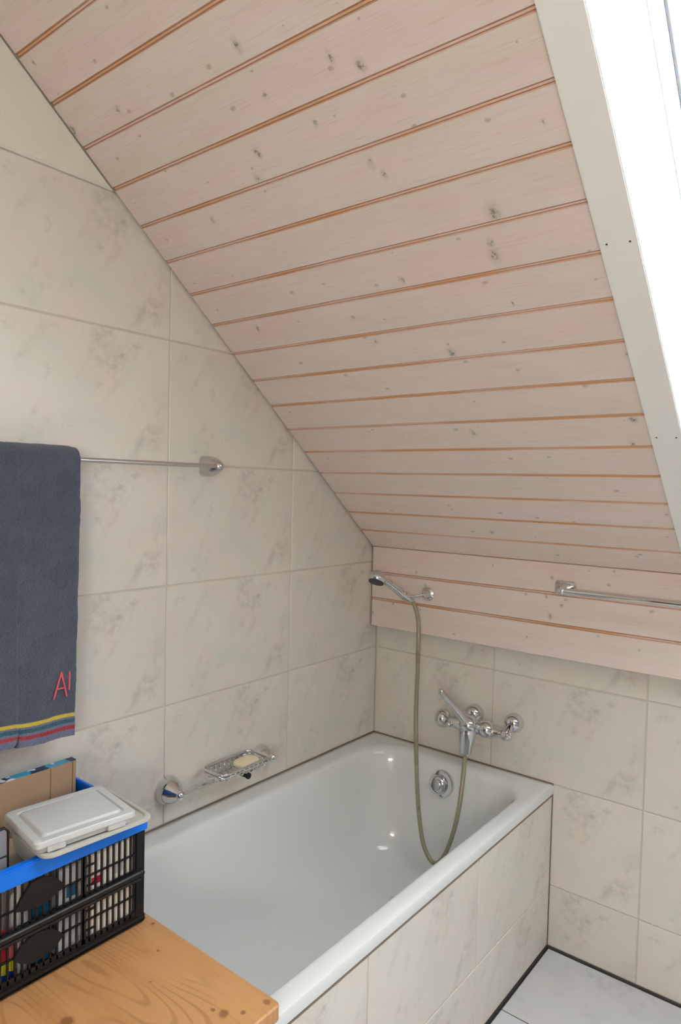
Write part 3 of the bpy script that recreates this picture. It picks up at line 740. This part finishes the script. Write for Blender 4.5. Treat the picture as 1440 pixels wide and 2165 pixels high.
hp = [tuple(ha-hd*.030), (.247, -.100, 1.098), (.262, -.108, 1.060), (.273, -.120, 1.010), (.280, -.130, .881), (.284, -.140, .746), (.298, -.155, .615), (.315, -.170, .503), (.336, -.185, .395),
      (.367, -.200, .301), (.409, -.205, .254), (.443, -.200, .276), (.470, -.190, .350), (.482, -.170, .436), (.479, -.140, .524), (.4675, -.103, .614)]
def catmull(P, n=8):
    P = [V(p) for p in P]; Q = [P[0]*2-P[1]]+P+[P[-1]*2-P[-2]]; out = []
    for i in range(1, len(Q)-2):
        for k in range(n):
            t = k/n; a, b, c, d = Q[i-1], Q[i], Q[i+1], Q[i+2]
            out.append(.5*((2*b)+(c-a)*t+(2*a-5*b+4*c-d)*t*t+(3*b-a-3*c+d)*t**3))
    out.append(Q[-2]); return out
mb = MB(); mb.tube(catmull(hp), .0076, 16); ho = mb.build('shower_hose', M['hose'], smooth=True)
tag(ho, 'olive grey flexible shower hose looping down into the bathtub', 'hose')

# ------------------------------------------------------------------ towel rail on the low wall
t2 = thing('towel_rail', (1.1, -D0, 1.2), 'chrome towel rail on the low spruce wall under the roof window', 'towel rail')
ZR = 1.2335
def sq_bracket(x, sgn):
    mb = MB(); pts = []
    for (cx, cz, a) in [(.024, .014, 0), (-.024, .014, 90), (-.024, -.014, 180), (.024, -.014, 270)]:
        for i in range(5): t_ = math.radians(a+90*i/4); pts.append((x+cx+.010*math.cos(t_), ZR+cz+.010*math.sin(t_)))
    mb.prism(pts, (0, 0, 0), (1, 0, 0), (0, 0, 1), (0, -1, 0), D0+.0003, D0+.012, .004)
    mb.tube([(x, -D0-.010, ZR), (x+.004*sgn, -D0-.035, ZR), (x+.012*sgn, -.112, ZR)], [.020, .014, .0115], 20)
    mb.ball((x+.014*sgn, -.118, ZR), .0135); return mb.build('bracket', M['chrome'], t2, smooth=True, fix=True)
sq_bracket(.783, 1); sq_bracket(1.42, -1)
mb = MB(); mb.tube([(.797, -.118, ZR), (1.406, -.118, ZR)], .0100, 20); mb.build('bar', M['chrome'], t2, smooth=True)

# ------------------------------------------------------------------ pine board across the tub
BT = RIM+.0305
mb = MB(); pts = []
bx_0, bx_1, by_1, by_0 = .012, .757, -1.3365, -1.90
for (cx, cy, a) in [(bx_1-.012, by_1-.012, 0), (bx_0+.012, by_1-.012, 90), (bx_0+.012, by_0+.012, 180), (bx_1-.012, by_0+.012, 270)]:
    for i in range(6): t_ = math.radians(a+90*i/5); pts.append((cx+.012*math.cos(t_), cy+.012*math.sin(t_)))
mb.prism(pts, (0, 0, 0), (1, 0, 0), (0, 1, 0), (0, 0, 1), RIM+.0012, BT, .003)
bd = mb.build('pine_board', M['pine'], smooth=False); tag(bd, 'honey coloured pine board laid across the bathtub rim', 'board')

# ------------------------------------------------------------------ folding crate
cr = thing('folding_crate', (.21, -1.62, BT), 'black lattice folding crate with bright blue rim, standing on the pine board', 'crate')
CX0, CX1, CY0, CY1 = .052, .366, -1.90, -1.356
z0 = BT+.0008; Zc = lambda v: BT+v
# base tray
mb = MB(); mb.box((CX0+.006, CY0+.006, z0), (CX1-.006, CY1-.006, Zc(.010)), .003); mb.build('crate_floor', M['black'], cr)
def long_side(xo, sgn):
    """long lattice wall at outer plane xo; sgn +1 faces +x"""
    xi = xo-.008*sgn; X = lambda a: (min(xo+a[0]*sgn, xo+a[1]*sgn), max(xo+a[0]*sgn, xo+a[1]*sgn))
    mb = MB(); a, b = X((-.012, .002)); mb.box((a, CY0, z0), (b, CY1, Zc(.021)), .004)
    a, b = X((-.004, .005)); mb.box((a, CY0, z0+.004), (b, CY1+.001, Zc(.0125)), .004); mb.build('bottom_beam', M['black'], cr)
    mb = MB(); mb.tube([(xo-.001*sgn, CY0, Zc(.112)), (xo-.001*sgn, CY1-.012, Zc(.112))], .0075, 12); mb.ball((xo-.001*sgn, CY1-.012, Zc(.112)), .0085)
    mb.tube([(xo-.002*sgn, CY0, Zc(.100)), (xo-.002*sgn, CY1-.012, Zc(.100))], .0045, 8); mb.build('middle_rail', M['black'], cr, smooth=True)
    a, b = X((-.014, -.001))
    for (p, q) in [(CY1-.026, CY1-.001), (CY0+.001, CY0+.026)]:
        mb = MB(); mb.box((a, p, Zc(.014)), (b, q, Zc(.205)), .003); mb.build('corner_post', M['black'], cr)
    mb = MB(); a, b = X((-.007, -.003)); y = CY1-.036; k = 0
    while y > CY0+.03:
        w_ = .0018; mb.box((a, y-w_, Zc(.018)), (b, y+w_, Zc(.207))); y -= .0138; k += 1
    mb.box((a, CY1-.150, Zc(.018)), (b, CY1-.1415, Zc(.207)))
    for z in (.066, .157): mb.box((a, CY0+.02, Zc(z-.0016)), (b, CY1-.02, Zc(z+.0016)))
    for z in (.045, .085, .137, .178): mb.box((a, CY1-.1415, Zc(z-.0015)), (b, CY1-.1188, Zc(z+.0015)))
    mb.box((a, CY0+.02, Zc(.118)), (b, CY1-.02, Zc(.123))); mb.box((a, CY0+.02, Zc(.018)), (b, CY1-.02, Zc(.030)))
    mb.build('lattice_panel', M['black'], cr)
    a, b = X((-.010, .003)); mb = MB(); mb.box((a, CY0, Zc(.2045)), (b, CY1+.002, Zc(.2395)), .0022)
    a, b = X((-.013, .0045)); mb.box((a, CY0, Zc(.233)), (b, CY1+.003, Zc(.2405)), .0022); mb.build('rim', M['blue'], cr)
long_side(CX1, 1); long_side(CX0, -1)
for (yo, sg) in ((CY1, 1), (CY0, -1)):
    mb = MB(); a, b = sorted((yo-.009*sg, yo+.0015*sg)); mb.box((CX0+.011, a, Zc(.2045)), (CX1-.011, b, Zc(.2395)), .0022)
    mb.build('rim', M['blue'], cr)
    mb = MB(); a, b = sorted((yo-.008*sg, yo-.003*sg)); x = CX0+.02
    while x < CX1-.02: mb.box((x-.003, a, Zc(.012)), (x+.003, b, Zc(.206))); x += .0145
    for z in (.02, .065, .112, .157, .200): mb.box((CX0+.014, a, Zc(z-.004)), (CX1-.014, b, Zc(z+.004)))
    mb.build('end_panel', M['blue'], cr)
# blank dark oval plates on the front lattice
for (pts, nm) in [([(-1.643, .156), (-1.632, .176), (-1.612, .198), (-1.590, .200), (-1.566, .190), (-1.546, .168), (-1.562, .155), (-1.584, .146), (-1.606, .148), (-1.628, .150)], 0),
                  ([(-1.646, .066), (-1.632, .084), (-1.610, .094), (-1.588, .094), (-1.566, .086), (-1.546, .066), (-1.562, .050), (-1.586, .042), (-1.610, .042), (-1.632, .052)], 1)]:
    mb = MB(); mb.prism([(a, Zc(b)) for a, b in pts], (0, 0, 0), (0, 1, 0), (0, 0, 1), (1, 0, 0), CX1-.005, CX1+.0015, .0003)
    o_ = mb.build('name_plate', M['black_matte'], cr); o_['label'] = 'blank matte black oval plate'

# contents of the crate
ZF = BT+.0108
def carton(name, lo, hi, mat, label, cat, bands=(), group=None, bev=.002):
    t_ = thing(name, ((lo[0]+hi[0])/2, (lo[1]+hi[1])/2, lo[2]), label, cat, group)
    mb = MB(); mb.box(lo, hi, bev); mb.build('carton_body', mat, t_)
    for (y0_, y1_, z0_, z1_, m_, nm) in bands:
        mb = MB(); mb.box((hi[0]-.0005, y0_, z0_), (hi[0]+.0006, y1_, z1_)); mb.build(nm, m_, t_)
    return t_
carton('white_carton', (.235, -1.486, ZF), (.353, -1.371, Zc(.192)), M['white_carton'], 'cream paper carton standing at the right end inside the crate', 'carton',
       [(-1.478, -1.455, Zc(.128), Zc(.143), M['red'], 'printed_mark'), (-1.425, -1.40, Zc(.13), Zc(.155), M['grey_carton'], 'printed_mark')])
carton('white_carton', (.262, -1.550, ZF), (.350, -1.4875, Zc(.188)), M['grey_carton'], 'pale grey carton beside the cream one inside the crate', 'carton',
       [(-1.532, -1.512, Zc(.125), Zc(.15), M['teal'], 'printed_mark')])
carton('white_carton', (.255, -1.80, Zc(.1165)), (.342, -1.664, Zc(.20)), M['white_carton'], 'cream carton lying high in the crate at the picture edge', 'carton')
def bottle(x, y, r, h, mat, cap, label, capname='cap', base=ZF, group=None):
    t_ = thing('bottle', (x, y, base), label, 'bottle', group)
    mb = MB(); mb.lathe((x, y, base), (0, 0, 1), [(0, r*.92), (.004, r), (h*.72, r), (h*.80, r*.85), (h*.84, r*.45)], 22); mb.build('bottle_body', mat, t_, smooth=True)
    mb = MB(); mb.lathe((x, y, base+h*.84), (0, 0, 1), [(0, r*.52), (h*.15, r*.50), (h*.16, r*.42)], 18); mb.build(capname, cap, t_, smooth=True)
    return t_
bottle(.322, -1.572, .0185, .19, M['teal'], M['lightblue'], 'teal bottle behind the lattice beside the oval plates')
bottle(.322, -1.614, .0170, .185, M['white_pl'], M['white_pl'], 'white bottle behind the two oval plates of the crate')
def tube_item(y, lowm, midm, upm, label, h=.105):
    t_ = thing('cosmetic_tube', (.335, y, ZF), label, 'tube')
    for (a, b, m_, nm) in ((0, .018, lowm, 'cap'), (.018, .040, midm, 'lower_band'), (.040, h, upm, 'tube_body')):
        mb = MB(); mb.tube([(.335, y, ZF+a+.0002), (.335, y, ZF+b)], [.0075, .0075 if b < h else .0065], 14); mb.build(nm, m_, t_, smooth=True)
tube_item(-1.6665, M['navy'], M['yellow'], M['pink'], 'pink tube with yellow band and blue cap at the left edge of the crate')
tube_item(-1.6490, M['navy'], M['yellow'], M['red'], 'red tube with yellow band and blue cap, nearest the lower oval plate', .098)
tube_item(-1.6320, M['navy'], M['yellow'], M['pink'], 'pink tube with blue cap right behind the lower oval plate', .088)

# grey rimmed food box with a smaller lidded box on top, both poking out of the crate
def rot(o, deg): return Matrix.Translation(o) @ Matrix.Rotation(math.radians(deg), 4, 'Z')
def rr(x0, x1, y0, y1, r, z, n=6):
    P = []
    for (cx, cy, a) in [(x1-r, y1-r, 0), (x0+r, y1-r, 90), (x0+r, y0+r, 180), (x1-r, y0+r, 270)]:
        for i in range(n): t_ = math.radians(a+90*i/(n-1)); P.append(V((cx+r*math.cos(t_), cy+r*math.sin(t_), z)))
    return P
M4 = rot((.3005, -1.479, Zc(.1932)), -4.0)
fb = thing('food_box', tuple(M4.translation), 'large clear plastic food box with grey rim, its corner over the blue rim', 'box')
mb = MB(); hx, hy = .098, .115
shell_from(mb, [rr(-hx+.018, .040, -hy+.014, hy-.018, .018, 0), rr(-hx+.010, .043, -hy+.008, hy-.012, .02, .040), rr(-hx+.006, .044, -hy+.005, hy-.010, .02, .050)], M4); mb.build('box_body', M['frost'], fb, smooth=True, fix=True)
mb = MB(); shell_from(mb, [rr(-hx, hx, -hy, hy, .022, .0515), rr(-hx-.003, hx+.006, -hy-.003, hy+.003, .024, .053), rr(-hx-.003, hx+.006, -hy-.003, hy+.003, .024, .058), rr(-hx+.001, hx+.002, -hy+.001, hy-.001, .022, .0598),
        rr(-hx+.006, hx-.004, -hy+.006, hy-.006, .02, .0592), rr(-hx+.008, hx-.006, -hy+.008, hy-.008, .02, .0560)], M4); mb.build('grey_lid', M['grey_rim'], fb, smooth=True, fix=True)
M5 = rot((.312, -1.502, Zc(.1932+.0605)), -7.0)
lb = thing('lidded_box', tuple(M5.translation), 'smaller frosted plastic box with raised white lid, on top of the grey rimmed box', 'box')
mb = MB(); hx, hy = .084, .103
shell_from(mb, [rr(-hx+.006, hx-.006, -hy+.006, hy-.006, .010, .0005), rr(-hx+.004, hx-.004, -hy+.004, hy-.004, .010, .012)], M5); mb.build('box_body', M['frost'], lb, smooth=True, fix=True)
mb = MB(); shell_from(mb, [rr(-hx, hx, -hy, hy, .010, .0122), rr(-hx, hx, -hy, hy, .011, .0215), rr(-hx+.002, hx-.002, -hy+.002, hy-.002, .011, .0238), rr(-hx+.017, hx-.017, -hy+.017, hy-.017, .009, .0240),
        rr(-hx+.0195, hx-.0195, -hy+.0195, hy-.0195, .008, .0212), rr(-hx+.0215, hx-.0215, -hy+.0215, hy-.0215, .008, .0212), rr(-hx+.0245, hx-.0245, -hy+.0245, hy-.0245, .007, .0262), rr(-hx+.027, hx-.027, -hy+.027, hy-.027, .006, .0268)], M5)
ld = mb.build('lid', M['lid'], lb, smooth=True, fix=True)
for (y_a, y_b) in ((-.080, -.045), (.040, .078)):
    mb = MB(); mb.box((hx-.003, y_a, .001), (hx+.0015, y_b, .0115), .001, M5); mb.build('latch', M['grey_carton'], lb)
# supports inside the crate carry the food box
carton('white_carton', (.165, -1.60, ZF), (.2335, -1.375, Zc(.1925)), M['white_carton'], 'cream carton hidden under the food boxes in the crate', 'carton')

# cardboard package leaning at the wall side
M6 = Matrix.Translation((.092, 0, ZF)) @ Matrix.Rotation(math.radians(1.6), 4, 'Y')
cp = thing('cardboard_package', (.095, -1.58, ZF), 'flat brown cardboard package with blue printed edge, upright at the wall side of the crate', 'package')
TOPZ = .288
def lean_box(x0, x1, y0, y1, za, zb_, bev=.0008):
    mb = MB(); mb.box((x0, y0, za), (x1, y1, zb_), bev, M6); return mb
lean_box(0, .020, -1.80, -1.377, .002, TOPZ).build('package_body', M['print_blue'], cp)
lean_box(.0203, .0222, -1.80, -1.378, .002, TOPZ-.001).build('brown_panel', M['cardboard'], cp)
mb = MB(); mb.box((.0220, -1.4425, .01), (.0228, -1.441, TOPZ-.002), 0, M6); mb.build('panel_crease', M['crease'], cp)
mb = MB(); mb.box((.0220, -1.388, .002), (.0228, -1.3865, TOPZ-.002), 0, M6); mb.build('panel_crease', M['crease'], cp)

# small black framed mesh case at the left edge
mcase = thing('mesh_case', (.330, -1.70, Zc(.2008)), 'black framed grey mesh case poking up at the left end of the crate', 'case')
mb = MB(); R_ = [( .330, a, Zc(b)) for a, b in [(-1.640, .205), (-1.640, .296), (-1.646, .304), (-1.74, .304), (-1.745, .298), (-1.745, .205)]]
mb.loop(R_, .0032, 8); mb.tube([(.330, -1.745, Zc(.25)), (.330, -1.640, Zc(.25))], .0024, 8); mb.build('case_frame', M['black'], mcase, smooth=True)
mb = MB(); mb.box((.3285, -1.743, Zc(.206)), (.3315, -1.642, Zc(.302))); mb.build('mesh_panel', M['mesh_grey'], mcase)
